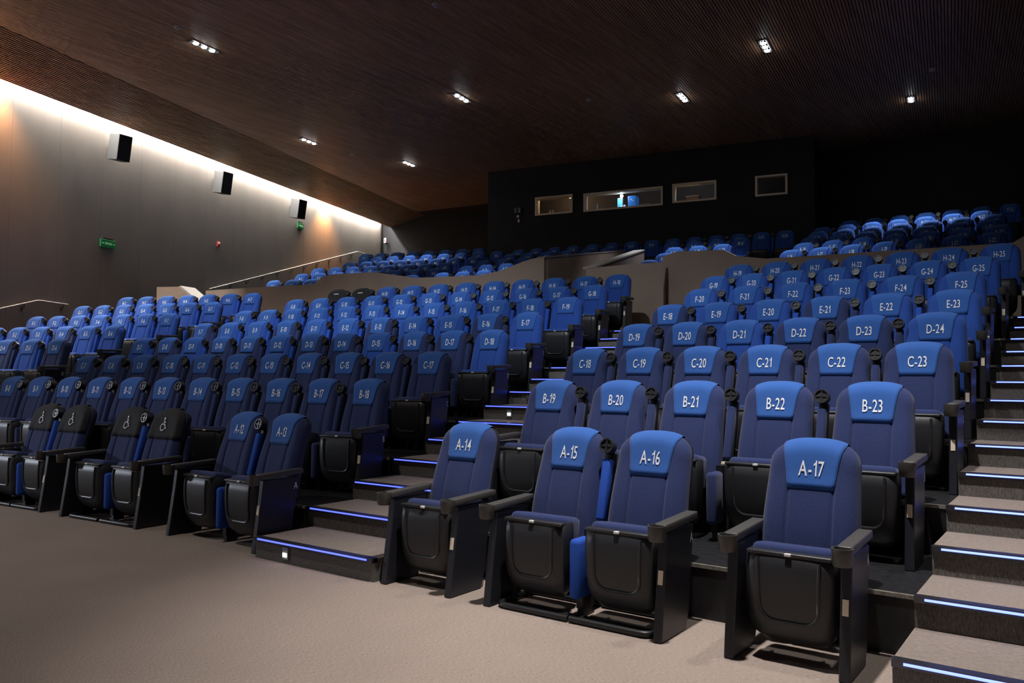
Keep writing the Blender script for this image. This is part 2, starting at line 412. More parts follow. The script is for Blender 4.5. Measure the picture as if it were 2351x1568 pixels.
# back walls --------------------------------------------------------------------
booth_l = onplane(1120, 480, BP, BN); s_l = float((booth_l-BP) @ BE); s_r = .75
def bsz(u, v):
    P = onplane(u, v, BP, BN); return float((P-BP) @ BE), float(P[2])
WIN = []
for (ul, vt, ur, vb) in ((1229, 452, 1315, 492), (1340, 446, 1522, 474), (1544, 421, 1645, 462), (1734, 402, 1808, 450)):
    um = (ul+ur)/2
    a = bsz(ul, (vt+vb)/2)[0]; b = bsz(ur, (vt+vb)/2)[0]
    WIN.append([a, b, 0, 0])
WIN[0][2:] = [bsz(1229, 496)[1], bsz(1229, 454)[1]]; WIN[1][2:] = [bsz(1340, 487)[1], bsz(1340, 445)[1]]
WIN[2][2:] = [bsz(1545, 467)[1], bsz(1545, 423)[1]]; WIN[3][2:] = [bsz(1735, 452)[1], bsz(1735, 405)[1]]
Xk = Matrix(((BE[0], BN[0], 0, BP[0]), (BE[1], BN[1], 0, BP[1]), (0, 0, 1, 0), (0, 0, 0, 1)))  # local x along wall, y to the back
mb = MB()
sc_ = sorted({s_l, s_r, *[w[0] for w in WIN], *[w[1] for w in WIN]}); zc_ = sorted({3.5, 8.5, *[w[2] for w in WIN], *[w[3] for w in WIN]})
for a, b in zip(sc_[:-1], sc_[1:]):
    for c, d in zip(zc_[:-1], zc_[1:]):
        if any(w[0]-1e-6 <= a and b <= w[1]+1e-6 and w[2]-1e-6 <= c and d <= w[3]+1e-6 for w in WIN): continue
        mb.box((a, 0, c), (b, .14, d), X=Xk)
link('wall_back', fix_normals(mb.mesh('wall_back', 'black')), kind='structure')
mb = MB()
mb.box((s_l, .14, 3.5), (s_l+.14, 4.5, 8.5), X=Xk); mb.box((s_r-.14, .14, 3.5), (s_r, 3.5, 8.5), X=Xk)
link('wall_booth_side', fix_normals(mb.mesh('wall_booth_side', 'black')), kind='structure')
mb = MB()
for nm_, bx_ in (('wall_booth_rear', ((s_l+.14, 1.9, 5.4), (s_r-.14, 2.0, 7.9))), ('ceiling_booth', ((s_l+.14, .14, 7.8), (s_r-.14, 1.9, 7.9))), ('floor_booth', ((s_l+.14, .14, 5.4), (s_r-.14, 1.9, 5.5)))):
    mb = MB(); mb.box(*bx_, X=Xk); link(nm_, fix_normals(mb.mesh(nm_, 'booth')), kind='structure')
e = WP+WA*(WS1+.4)-WN*.4; el, nl = row_dir(AL)
Xq = Matrix(((el[0], nl[0], 0, e[0]), (el[1], nl[1], 0, e[1]), (0, 0, 1, 0), (0, 0, 0, 1)))
mb = MB(); mb.box((0, 0, 0), (10.5, .2, 8.6), X=Xq)
link('wall_back_left', fix_normals(mb.mesh('wall_back_left', 'black')), kind='structure')
mb = MB(); mb.box((-6.2, 19.9, 0), (2.2, 20.1, 8.6))
link('wall_back_right', mb.mesh('wall_back_right', 'black'), kind='structure')
mb = MB(); mb.box((1.6, -8.2, 0), (1.8, 20.1, 8.6))
link('wall_right', mb.mesh('wall_right', 'wall'), kind='structure')
mb = MB(); mb.box((-21, -8.4, 0), (1.8, -8.2, 8.6))
link('wall_front', mb.mesh('wall_front', 'black'), kind='structure')
r = link('projection_screen', None, loc=(-8.2, -8.1, 1.2), label='wide white cinema screen on the front wall facing the seats', category='screen')
mb = MB(); mb.box((-7.2, -.03, 0), (7.2, .0, 6.2)); link('screen_cloth', mb.mesh('screen_cloth', 'screen'), parent=r)
mb = MB()
for a_, b_ in (((-7.4, -.06, -.2), (7.4, .03, 0)), ((-7.4, -.06, 6.2), (7.4, .03, 6.4)), ((-7.4, -.06, 0), (-7.2, .03, 6.2)), ((7.2, -.06, 0), (7.4, .03, 6.2))): mb.box(a_, b_)
link('screen_frame', mb.mesh('screen_frame', 'black'), parent=r)

# parapets -------------------------------------------------------------------------
def parapet(name, P0, a, prof, zb=1.9, th=.16, cap=True):
    """prof: list of (distance along the row direction from P0 [negative = towards the grey wall], top height)"""
    e_, n_ = row_dir(a)
    X = Matrix(((e_[0], n_[0], 0, P0[0]), (e_[1], n_[1], 0, P0[1]), (0, 0, 1, 0), (0, 0, 0, 1)))
    poly = [(prof[0][0], zb)]+list(prof)+[(prof[-1][0], zb)]
    mb = MB(); mb.prism(poly, 'y', 0, th); mb.v = [tuple(X @ Vector(v)) for v in mb.v]
    w = link(name, fix_normals(mb.mesh(name, 'parapet')), kind='structure')
    if cap:
        mb = MB()
        for (x0, z0), (x1, z1) in zip(prof[:-1], prof[1:]):
            mb.prism([(x0, z0), (x1, z1), (x1, z1+.012), (x0, z0+.012)], 'y', 0, th)
        mb.v = [tuple(X @ Vector(v)) for v in mb.v]
        link('coping', fix_normals(mb.mesh('coping', 'parapet')), parent=w)
    return w
def along(pts, P0, a):
    e_, n_ = row_dir(a); out = []
    for u, v in pts:
        P = onplane(u, v, P0, n_); out.append((float((P-np.array(P0)) @ e_), float(P[2])))
    return out
# right block parapet
P0 = np.array([0, 10.0, 0])
pr = along([(1522, 591), (1552, 579), (1661, 575), (1690, 589)], P0, 0)
parapet('wall_parapet_right', P0, 0, pr+[(-3.9, 3.545), (-.22, 3.475), (.35, 3.80), (1.6, 3.80)])
# centre parapet
P1 = np.array([-6.075, 8.601+1.3, 0])
pr = along([(681, 685), (740, 637), (764, 631), (858, 626), (955, 639), (1010, 637), (1104, 633), (1147, 623), (1215, 597), (1249, 590)], P1, AM)
pr[0] = (pr[0][0]-.25, pr[0][1]-.15)
parapet('wall_parapet_center', P1, AM, pr, zb=1.9)
# low wall across the end of the aisle
P2 = P1-row_dir(AM)[1]*.25
pr = along([(1346, 617), (1449, 608), (1523, 603)], P2, AM)
parapet('wall_aisle_end', P2, AM, pr, zb=1.9)
em, nm = row_dir(AM)
def flank(name, u0, v0, u1, v1, Pp, mt, wdt, lmax):
    # wall running back from the front plane beside the entrance passage
    Pa = onplane(u0, v0, Pp, nm); Pb = onplane(u1, v1, Pa, em); L0 = float((Pb-Pa) @ nm); L1 = min(L0, lmax)
    za = float(Pa[2]); zb_ = za+(float(Pb[2])-za)*L1/L0
    X = Matrix(((nm[0], em[0], 0, Pa[0]), (nm[1], em[1], 0, Pa[1]), (0, 0, 1, 0), (0, 0, 0, 1)))
    mb = MB(); mb.prism([(.16, 2.2), (.16, za-.02), (L1, zb_-.02), (L1, 2.2)], 'y', -wdt, 0); mb.v = [tuple(X @ Vector(v)) for v in mb.v]
    w = link(name, fix_normals(mb.mesh(name, 'parapet')), kind='structure')
    mb = MB(); mb.prism([(.0, za-.02), (.0, za+.012), (L1, zb_+.012), (L1, zb_-.02)], 'y', -wdt-.01, .01); mb.v = [tuple(X @ Vector(v)) for v in mb.v]
    link('coping', fix_normals(mb.mesh('coping', mt)), parent=w)
    return Pa, L1
PASS, PASSL = flank('wall_passage_left', 1250, 590, 1436, 575, P1, 'parapet', .16, 6)
flank('wall_passage_right', 1366, 614, 1479, 574, P2, 'cap', .24, 6)
# left block parapet
P3 = np.array([-14.324, 6.989, 0])+row_dir(AL)[1]*1.3
pr = along([(480, 668), (580, 661), (706, 653)], P3, AL)
pr[-1] = (pr[-1][0]+.9, pr[-1][1])
parapet('wall_parapet_left', P3, AL, [(pr[0][0]-.1, pr[0][1])]+pr[1:])
pr = along([(360, 659), (412, 658), (452, 692)], P3, AL)
w = parapet('wall_stair_end', P3, AL, [(pr[0][0]-.0, pr[0][1])]+pr[1:], cap=False)
e_, n_ = row_dir(AL); X = Matrix(((e_[0], n_[0], 0, P3[0]), (e_[1], n_[1], 0, P3[1]), (0, 0, 1, 0), (0, 0, 0, 1)))
mb = MB(); mb.prism([pr[1], pr[2], (pr[2][0]+.05, pr[2][1]+.02), (pr[1][0]+.05, pr[1][1]+.02)], 'y', -.02, .5); mb.v = [tuple(X @ Vector(v)) for v in mb.v]
link('coping', fix_normals(mb.mesh('coping', 'cap')), parent=w)

# upper tiers ----------------------------------------------------------------------------
UZ = lambda m: 4.06+.314*m-HT          # floor height of upper row m
UPR = {m: ((-4.18, -4.25, -4.42, -4.57, -4.76, -4.37)[m], 12.4+1.144*m) for m in range(6)}
def upper_line(m):
    em, nm = row_dir(AM); el, nl = row_dir(AL)
    hm = np.array([-5, 12.45+1.144*m, 0]); hl = np.array([-14.3, 10.8+1.144*m, 0])
    return hm, em, nm, hl, el, nl
for m in range(6):
    z = UZ(m); hm, em, nm, hl, el, nl = upper_line(m)
    off = DYT+T; zb = 2.19
    # centre block
    if m < 5:
        a = hm-nm*off+em*0.2; b = hm-nm*off-em*8.9
        d = 1.3 if m < 4 else 1.9
        mb = MB(); mb.prism([(p[0], p[1]) for p in (a, b, b+nm*d, a+nm*d)], 'z', zb, z)
        link('floor_upper_tier', fix_normals(mb.mesh('floor_upper_tier', 'platform')), kind='structure')
    a = hl-nl*off+el*.75; b = isect(hl-nl*off, el, WP+WN*.05, WA); d = 1.3 if m < 5 else 2.0
    c2 = isect(hl-nl*(off-d), el, WP+WN*.05, WA)
    mb = MB(); mb.prism([(p[0], p[1]) for p in (a, b, c2, a+nl*d)], 'z', zb, z)
    link('floor_upper_tier', fix_normals(mb.mesh('floor_upper_tier', 'platform')), kind='structure')
    y = UPR[m][1]-off; mb = MB(); mb.box((-4.9, y, zb), (1.55, y+(1.3 if m < 5 else 2.4), z))
    link('floor_upper_tier', mb.mesh('floor_upper_tier', 'platform'), kind='structure')

# ================================================================== SEAT MESHES
Z0, Z1, ZT, W0 = .36, .925, HT, .238
def outline_w(z):
    if z <= Z1: return .262+(W0-.262)*min(1, max(0, (z-.42)/(Z1-.42)))
    k = min(1, (z-Z1)/(ZT-Z1)); return W0*max(0, 1-k**2.6)**(1/2.6)
def zout(x):
    k = min(1, abs(x)/W0); return Z1+(ZT-Z1)*max(0, 1-k**2.6)**(1/2.6)
def yb(z): return .395+(z-.45)*.25-.018*math.sin(math.pi*min(1, max(0, (z-.4)/.5)))
RR = .066; TT = .150
def rnd(x, z):
    e_ = outline_w(z)-abs(x)
    if abs(x) < W0*.999: e_ = min(e_, max(0, zout(x)-z)) if z > .7 else e_
    m_ = min(1, max(0, 1-e_/RR)); return RR*(1-math.sqrt(max(0, 1-m_*m_)))
def yf(x, z): return yb(z)+rnd(x, z)+(.014*math.exp(-((abs(x)-.118)/.008)**2) if z < .84 else 0)-.012*min(1, (abs(x)/.19)**2)*(1 if z < .95 else max(0, 1-(z-.95)/.1))
def back_mesh(mt, body='pan'):
    NX = 24; zs = [Z0+(Z1-Z0)*i/12 for i in range(12)]+[Z1+(ZT-Z1)*math.sin(math.pi/2*j/9) for j in range(10)]
    us = [math.sin(math.pi/2*(-1+2*i/NX)) for i in range(NX+1)]
    us = sorted(set([round(u, 5) for u in us]+[round(sg*q, 5) for sg in (-1, 1) for q in (.44, .475, .51, .545, .58)]))
    F = []; Bk = []
    for z in zs:
        w = max(.004, outline_w(z))
        F.append([(u*w, yf(u*w, z), z) for u in us])
        Bk.append([(u*w, yb(z)+TT-rnd(u*w, z)*(TT-RR)/RR-.0, z) for u in us])
    vs = []; fs = []; n = len(us); mi = []
    for R in F: vs += R
    k = len(vs)
    for R in Bk: vs += R
    for i in range(len(zs)-1):
        for j in range(n-1):
            fs.append((i*n+j, i*n+j+1, (i+1)*n+j+1, (i+1)*n+j)); mi.append(0)
            fs.append((k+i*n+j+1, k+i*n+j, k+(i+1)*n+j, k+(i+1)*n+j+1)); mi.append(1)
        for j in (0, n-1):
            q = (i*n+j, (i+1)*n+j, k+(i+1)*n+j, k+i*n+j); fs.append(q if j == 0 else q[::-1]); mi.append(0)
    i = len(zs)-1
    for j in range(n-1): fs.append((i*n+j, i*n+j+1, k+i*n+j+1, k+i*n+j)); mi.append(0)
    for j in range(n-1): fs.append((j+1, j, k+j, k+j+1)); mi.append(1)
    me = new_mesh('backrest', vs, fs, None, True, [mt, body], mi); return me
def cover_mesh(mt, zb_=.822, wtop=.166, wbot=.122, off=.005, full=False):
    NX, NZ = 16, 12; vs = []; fs = []
    us = [-1+2*i/NX for i in range(NX+1)]
    for v in range(NZ+1):
        t = v/NZ
        for u in us:
            if full:
                zz = zb_+(ZT-.004-zb_)*math.sin(t*math.pi/2)
                x = u*(outline_w(zz)*1.0+.006); z = zz
                y = yf(max(-1, min(1, u))*outline_w(zz)*.985, zz)-off
            else:
                wz = wbot+(wtop-wbot)*min(1, t*1.15)
                x = u*wz; zo = zout(x)-.002; z = zb_+(zo-zb_)*math.sin(t*math.pi/2)
                y = yf(x, z)-off
            vs.append((x, y, z+(.006 if v == NZ else .004*t)))
    n = NX+1
    # wrap over the top to the back
    base = NZ*n
    for dz, dy in ((.007, .03), (.001, .052), (-.045, .075)):
        for i, u in enumerate(us):
            x, y, z = vs[base+i]; vs.append((x, y+dy, z+dz))
    NT = NZ+3
    # rim: a fold back to the surface at the hem and sides
    for v in range(NT):
        for j in range(NX): fs.append((v*n+j, v*n+j+1, (v+1)*n+j+1, (v+1)*n+j))
    k = len(vs)
    ring = [j for j in range(n)]+[v*n+n-1 for v in range(1, NT+1)]
    left = [v*n for v in range(1, NT+1)]
    def rim(idx):
        k = len(vs)
        for i in idx: x, y, z = vs[i]; vs.append((x*1.0, y+.011, z))
        for a in range(len(idx)-1): fs.append((idx[a], k+a, k+a+1, idx[a+1]))
    rim([j for j in range(n)]); rim([v*n for v in range(NZ+1)][::-1]); rim([v*n+n-1 for v in range(NZ+1)])
    me = new_mesh('headrest_cover', vs, fs, mt, True); return fix_normals(me)
def on_head(flat, off=.0105, zc=.93):
    v2, fs = flat
    return [(x, yf(x, z+zc)-off, z+zc) for x, z in v2], fs
def number_mesh(s):
    v, f = on_head(text_flat(s, .079, squeeze=.58))
    return new_mesh('seat_number', v, f, 'print')
# tip-up seat: pan (black shell) and cushion
PP = [(.100, .540), (.080, .522), (.070, .46), (.068, .38), (.073, .29), (.088, .205), (.115, .135), (.16, .090), (.24, .072)]
def panw(z): return .206+.012*min(1, max(0, (z-.1)/.3))-.010*max(0, (z-.52)/.02)
def pan_mesh():
    mb = MB(); NX = 14; vs = []; fs = []
    us = [math.sin(math.pi/2*(-1+2*i/NX)) for i in range(NX+1)]
    n = NX+1
    for (y, z) in PP:
        w = panw(z)
        if z < .18: w *= 1-.30*((.18-z)/.095)**2.2
        for u in us: vs.append((u*w, y+.03*abs(u)**8+.010*(1-u*u)*0, z))
    for i in range(len(PP)-1):
        for j in range(n-1): fs.append((i*n+j, (i+1)*n+j, (i+1)*n+j+1, i*n+j+1))
    # side skirt back to the cushion
    k = len(vs)
    for i, (y, z) in enumerate(PP): x = vs[i*n][0]; vs.append((x*1.0, max(y+.06, .21), z))
    for i in range(len(PP)-1): fs.append((i*n, k+i, k+i+1, (i+1)*n))
    k2 = len(vs)
    for i, (y, z) in enumerate(PP): x = vs[i*n+n-1][0]; vs.append((x, max(y+.06, .21), z))
    for i in range(len(PP)-1): fs.append((i*n+n-1, (i+1)*n+n-1, k2+i+1, k2+i))
    mb.add(vs, fs)
    # top lip and U-shaped moulded ridge
    pts = [(-.150, .074, .515)]
    for z in (.46, .40, .34, .285): pts.append((-.150+.006*(.5-z)/.2, None, z))
    for a in range(0, 91, 15):
        pts.append((-.143+.075*(1-math.cos(rad(a))), None, .285-.075*math.sin(rad(a))))
    half = pts[:]
    right = [(-p[0], p[1], p[2]) for p in half[::-1]]
    def py(z):
        for (y0, z0), (y1, z1) in zip(PP[:-1], PP[1:]):
            if z1 <= z <= z0: return y0+(y1-y0)*(z0-z)/(z0-z1)
        return PP[-1][0]
    path = [(x, (y if y else py(z))-.0, z) for x, y, z in half+right]
    mb.tube(path, .0085, 6)
    mb.rbox((-.210, .078, .526), (.210, .150, .548), .008)
    return smooth_by_angle(mb.mesh('seat_pan', 'pan'), 50)
def cushion_mesh(mt):
    mb = MB()
    X = Matrix.Translation((0, .115, .535)) @ Matrix.Rotation(rad(-9), 4, 'X')
    mb.rbox((-.203, .012, -.20), (.203, .21, .048), .032, X=X, seg=3)
    return smooth_by_angle(mb.mesh('seat_cushion', mt), 60)
def tag_mesh():
    mb = MB(); mb.rbox((-.016, .068, .533), (.016, .090, .5475), .003); return mb.mesh('number_tag', 'tag')
def foldarm_mesh(mt):
    mb = MB()
    X = Matrix.Translation((0, .392, .535)) @ Matrix.Rotation(rad(-14.5), 4, 'X')
    mb.rbox((-.029, -.012, .0), (.029, .060, .385), .016, 0, X=X, seg=3)
    mb.rbox((-.031, .035, -.01), (.031, .085, .43), .012, 1, X=X)
    X2 = Matrix.Translation((0, .392, .49)) @ Matrix.Rotation(rad(90), 4, 'Y')
    mb.lathe([(.028, -.031), (.028, .031)], 12, X2, 2)
    return smooth_by_angle(mb.mesh('folded_armrest', [mt, 'steel', 'pivot']), 50)
def disc_mesh():
    mb = MB()
    X = Matrix.Translation((0, .490, .985)) @ Matrix.Rotation(rad(75), 4, 'X')   # axis forwards and a little up
    mb.lathe([(.040, -.055), (.047, -.045), (.0485, .006), (.0485, .014), (.040, .014), (.037, .004), (.002, .004)], 20, X, 0)
    mb.box((-.038, -.0045, .003), (.038, .0045, .010), X=X); mb.box((-.0045, -.038, .003), (.0045, .038, .010), X=X)
    return smooth_by_angle(mb.mesh('cup_holder', 'pan'), 40)
def stand_mesh():
    mb = MB(); mb.box((-.022, .16, .05), (.022, .30, .44)); mb.box((-.02, .17, 0), (.02, .28, .06))
    mb.box((-.022, .25, .3), (.022, .46, .50))
    return mb.mesh('center_stand', 'steel')
def standpad_mesh(mt):
    mb = MB(); mb.rbox((-.035, .085, .115), (.035, .25, .465), .028, seg=3); return smooth_by_angle(mb.mesh('stand_pad', mt), 60)
PANEL = [(0, 0), (.32, 0), (.36, .10), (.43, .575), (.075, .575), (.055, .40)]
def panel_mesh():
    mb = MB(); mb.prism(PANEL, 'x', -.026, .026)
    me = fix_normals(mb.mesh('end_panel', 'panel')); bm = bmesh.new(); bm.from_mesh(me)
    bmesh.ops.bevel(bm, geom=bm.edges[:], offset=.006, segments=1, affect='EDGES'); bm.to_mesh(me); bm.free(); return me
def arm_mesh():
    mb = MB()
    X = Matrix.Translation((0, .0, .60)) @ Matrix.Rotation(rad(2.5), 4, 'X')
    mb.rbox((-.036, .035, -.020), (.036, .47, .022), .006, X=X)
    return smooth_by_angle(mb.mesh('fixed_armrest', 'arm'), 50)
def cup_mesh():
    mb = MB(); X = Matrix.Translation((0, 0.0, .60))
    mb.lathe([(.040, -.062), (.045, -.055), (.050, .014), (.050, .022), (.043, .022), (.038, -.045), (.002, -.045)], 20, X)
    return smooth_by_angle(mb.mesh('cup_holder', 'arm'), 40)
def sticker_mesh():
    mb = MB(); mb.box((-.014, -.004, 0), (.014, .004, .075), X=Matrix.Translation((0, .0405, .30)) @ Matrix.Rotation(rad(-7.8), 4, 'X')); return mb.mesh('sticker', 'cream')
def pairbase_mesh(sg):
    # half of the floor frame that runs under a pair of seats: open towards the other seat
    mb = MB(); r = .02; L = .225; E_ = .284
    pts = [(-sg*E_, .04, r), (0, .04, r)]
    for cy, a0 in ((.10, -90), (.36, 0)):
        for i in range(5):
            a = rad(a0+90*i/4); pts.append((sg*(L-.06+.06*math.cos(a)), cy+.06*math.sin(a), r))
    pts += [(0, .42, r), (-sg*E_, .42, r)]
    mb.tube(pts, r, 8)
    x0, x1 = sorted((-sg*E_, sg*(L-.03)))
    mb.box((x0, .05, .004), (x1, .16, .016))
    return smooth_by_angle(mb.mesh('base_frame', 'steel'), 50)
ME = {'back_navy': back_mesh('navy'), 'back_blue': back_mesh('blue'), 'patch': cover_mesh('patch'), 'cover': cover_mesh('cover', zb_=.79, full=True, off=.010),
      'pan': pan_mesh(), 'cush_navy': cushion_mesh('navy'), 'cush_blue': cushion_mesh('blue'), 'tag': tag_mesh(), 'fold_navy': foldarm_mesh('navy'), 'fold_blue': foldarm_mesh('armblue'),
      'disc': disc_mesh(), 'stand': stand_mesh(), 'spad_navy': standpad_mesh('navy'), 'spad_blue': standpad_mesh('armblue'),
      'panel': panel_mesh(), 'arm': arm_mesh(), 'cup': cup_mesh(), 'sticker': sticker_mesh(), 'baseR': pairbase_mesh(1), 'baseL': pairbase_mesh(-1)}
LET = {}
def letter_mesh(ch):
    if ch not in LET:
        v, f = text_flat(ch, .055, .75); LET[ch] = new_mesh('row_letter', [(.0275, .395+x, .505+z) for x, z in v], f, 'print')
    return LET[ch]
# wheelchair symbol (flat print) --------------------------------------------
def stroke(mb, pts, w):
    for (a, b) in zip(pts[:-1], pts[1:]):
        a, b = Vector((a[0], a[1])), Vector((b[0], b[1])); d = (b-a).normalized(); n = Vector((-d.y, d.x))*w/2; a -= d*w*.3; b += d*w*.3
        k = len(mb[0]); mb[0].extend([tuple(a+n), tuple(a-n), tuple(b-n), tuple(b+n)]); mb[1].append((k, k+1, k+2, k+3))
def wheel_symbol():
    mb = ([], []); k = 0
    c = [(math.cos(2*math.pi*i/12)*.011, math.sin(2*math.pi*i/12)*.011+.058) for i in range(12)]; mb[0].extend(c); mb[1].append(tuple(range(12)))
    stroke(mb, [(0, .043), (0.002, -.002), (.022, -.002), (.034, -.038), (.044, -.034)], .009)
    stroke(mb, [(0.001, .022), (.022, .022)], .008)
    stroke(mb, [(-.009+.033*math.cos(rad(a)), -.026+.033*math.sin(rad(a))) for a in range(95, 345, 18)], .008)
    v, f = on_head(mb, .021, .93)
    return new_mesh('wheelchair_symbol', v, f, 'print')
ME['symbol'] = wheel_symbol()
v, f = on_head(([(-.062, -.008), (-.02, -.008), (.02, -.008), (.062, -.008), (.062, .008), (.02, .008), (-.02, .008), (-.062, .008)], [(0, 1, 6, 7), (1, 2, 5, 6), (2, 3, 4, 5)]), .021, .975)
ME['whitebar'] = new_mesh('white_strip', v, f, 'print')

NUM = {}
def seat(head, a, text, fab, label, group, side='', arm=None, armx=.3, leta=None, special=None, detail=2, endx=.285, base=False, z=0):
    e_, n_ = row_dir(a); p = np.array(head, float)-n_*DYT
    r = link('cinema_chair', None, loc=(p[0], p[1], z), rot=(0, 0, a), label=label, category='chair', group=group)
    nar = .958 if armx*2 < .583 else 1      # rows set closer together have slightly narrower backs
    bk = link('backrest', ME['back_'+fab], parent=r); bk.scale = (nar, 1, 1)
    if special in ('wheel', 'bar'):
        c = link('headrest_cover', ME['cover'], parent=r, label='black fabric cover over the headrest')
        link('wheelchair_symbol' if special == 'wheel' else 'white_strip', ME['symbol' if special == 'wheel' else 'whitebar'], parent=c)
    else:
        c = link('headrest_cover', ME['patch'], parent=r, label='lighter blue headrest patch')
        if text: link('seat_number', number_mesh(text), parent=c, label='white seat number '+text)
    c.scale = (nar, 1, 1)
    link('seat_cushion', ME['cush_'+fab], parent=r)
    pn = link('seat_pan', ME['pan'], parent=r)
    if detail >= 1: link('number_tag', ME['tag'], parent=pn)
    if base: link('base_frame', ME['base'+side[0]], parent=r)
    if arm:
        fa = link('folded_armrest', ME['fold_'+arm], parent=r, loc=(armx, 0, 0)); link('cup_holder', ME['disc'], parent=fa)
        s_ = link('center_stand', ME['stand'], parent=r, loc=(armx, 0, 0))
        if detail >= 1: link('stand_pad', ME['spad_'+arm], parent=s_)
    for sd_, sg in (('L', -1), ('R', 1)):
        if sd_ in side:
            ep = link('end_panel', ME['panel'], parent=r, loc=(sg*endx, 0, 0))
            fa = link('fixed_armrest', ME['arm'], parent=r, loc=(sg*endx, 0, 0)); link('cup_holder', ME['cup'], parent=fa)
            if sd_ == 'R' and leta: link('row_letter', letter_mesh(leta), parent=ep)
            if sd_ == 'R' and detail >= 2: link('sticker', ME['sticker'], parent=ep)
    return r

# which seats have the bright blue upholstery instead of navy
def fabric(R, n):
    if R in 'ABC': return 'navy'
    if R == 'D': return 'blue' if n in (5, 7, 9, 12, 15, 18, 21, 24) else 'navy'
    if R == 'E': return 'navy' if n in (4, 7, 10, 13, 16, 18, 21) else 'blue'
    return 'blue'
FN = {'navy': 'navy', 'blue': 'bright blue'}
def lab(R, n):
    f = fabric(R, n)
    return f'{FN[f]} fabric cinema seat with {R}-{n} printed on its lighter headrest patch'
# row A ------------------------------------------------------------------------------
def placeA(xc, yc, a, R='A', n=None, **k):
    e_, n_ = row_dir(a); h = np.array([xc, yc, 0])+n_*DYT
    return seat(h, a, f'A-{n}' if n else None, 'navy', k.pop('label', None) or lab('A', n), 'lower tier seats in row A', z=0, **k)
placeA(-.547, 0, 0, n=17, side='LR', endx=.277, leta='A')
placeA(-1.500, 0, 0, n=16, side='R', endx=.285, leta='A', base=True)
placeA(-2.080, 0, 0, n=15, side='L', endx=.285, arm='blue', armx=.29, base=True)

placeA(-2.965, 0, 0, n=14, side='LR', endx=.285, leta='A')
def pairA(xr, yr, xl, yl, nums, labels, special=None, base=False):
    d = np.array([xr-xl, yr-yl]); a = math.atan2(d[1], d[0]); L = np.linalg.norm(d); s = L/2; c = np.array([(xr+xl)/2, (yr+yl)/2])
    u = d/L
    for i, sg in enumerate((1, -1)):
        q = c+u*sg*s/2*.99
        r = placeA(q[0], q[1], a, n=nums[i], label=labels[i], special=special, side='R' if sg == 1 else 'L', endx=s/2, leta='A' if not special else None, arm='blue' if sg == -1 else None, armx=s/2, base=base)
pairA(-4.745, .05, -5.97, .05, (13, 12), (None, None))
pairA(-6.47, .03, -7.70, -.06, (None, None), ('black-covered seat with white wheelchair symbol, beside seat A-12', 'black-covered seat with white wheelchair symbol, second along from seat A-12'), 'wheel', True)
pairA(-8.13, -.07, -9.33, -.17, (None, None), ('black-covered seat with white wheelchair symbol, third along from seat A-12', 'black-covered seat with white wheelchair symbol, fourth along from seat A-12'), 'wheel', True)

# rows B to H --------------------------------------------------------------------------
for n in range(1, 8):
    R = ROWS[n]; z = 2*n*HS; grp = f'lower tier seats in row {R}'
    x0, s, first, cnt = RIGHT[n]
    for i in range(cnt):
        num = first+cnt-1-i; h = (x0-i*s, 2*T*n+DYT, 0)
        seat(h, 0, f'{R}-{num}', fabric(R, num), lab(R, num), grp, side=('R' if i == 0 else '')+('L' if i == cnt-1 else ''), arm=(('navy' if fabric(R, num) == 'navy' else 'blue') if i else None), armx=s/2, leta=R, z=z, endx=.288)
    x0, s, first, cnt = MID[n]; e_, n_ = row_dir(AM)
    for i in range(cnt):
        num = first+cnt-1-i; h = np.array([x0, 2*T*n+DYT, 0])-e_*s*i
        sp = 'bar' if (R == 'H' and num in (8, 9)) else None
        L_ = lab(R, num) if not sp else ('seat under a black cover with a white strip, beside seat H-10' if num == 9 else 'seat under a black cover with a white strip, second from seat H-10')
        seat(h, AM, f'{R}-{num}', fabric(R, num), L_, grp, side=('R' if i == 0 else '')+('L' if i == cnt-1 else ''), arm=(fabric(R, num) if i else None), armx=s/2, leta=R, special=sp, z=z, endx=.288)
    if n in LEFT:
        x0, y0, s, first, cnt = LEFT[n]; e_, n_ = row_dir(AL)
        for i in range(cnt):
            num = first+cnt-1-i; h = np.array([x0, y0, 0])-e_*s*i
            seat(h, AL, f'{R}-{num}', fabric(R, num), lab(R, num), grp, side=('R' if i == 0 else '')+('L' if i == cnt-1 else ''), arm=(fabric(R, num) if i else None), armx=s/2, leta=R, z=z, endx=.288)
# upper tier ----------------------------------------------------------------------------
UR = 'JKLMNP'; ORD = ['first', 'second', 'third', 'fourth', 'fifth', 'sixth']
cntU = 0
def useat(h, a, m, blk, i, num, cnt):
    global cntU
    u, v = project((h[0], h[1], UZ(m)+HT-.05))
    if u > 2395 or u < 560: return
    if blk == 'below the projection windows' and ((m == 0 and 1185 < u < 1470) or (m == 1 and 1225 < u < 1505) or (m == 2 and 1235 < u < 1460)): return
    if blk.startswith('below'):
        q = np.array([h[0], h[1], 0])-np.array([PASS[0], PASS[1], 0]); em_, nm_ = row_dir(AM)
        if -.5 < q @ em_ < .9 and q @ nm_ < PASSL+.75: return
    cntU += 1
    aisle = 'middle aisle'; pos = i
    if blk.startswith('clear'): pos = cnt-1-i; aisle = 'window aisle'
    if blk.startswith('below'):
        if u < 1215: pos = cnt-1-i
        else: aisle = 'pale stair coping'
    OR2 = ['first', 'second', 'third', 'fourth', 'fifth', 'sixth', 'seventh', 'eighth', 'ninth', 'tenth', 'eleventh', 'twelfth', 'thirteenth', 'fourteenth']
    seat(h, a, f'{UR[m]}-{num}', 'blue', f'blue upper tier seat {blk}, {ORD[m]} row, {OR2[pos]} from the {aisle}', f'upper tier seats, {ORD[m]} row, {blk}', arm='blue' if i else None, armx=.29, detail=0, z=UZ(m), side='R' if i == 0 else '')
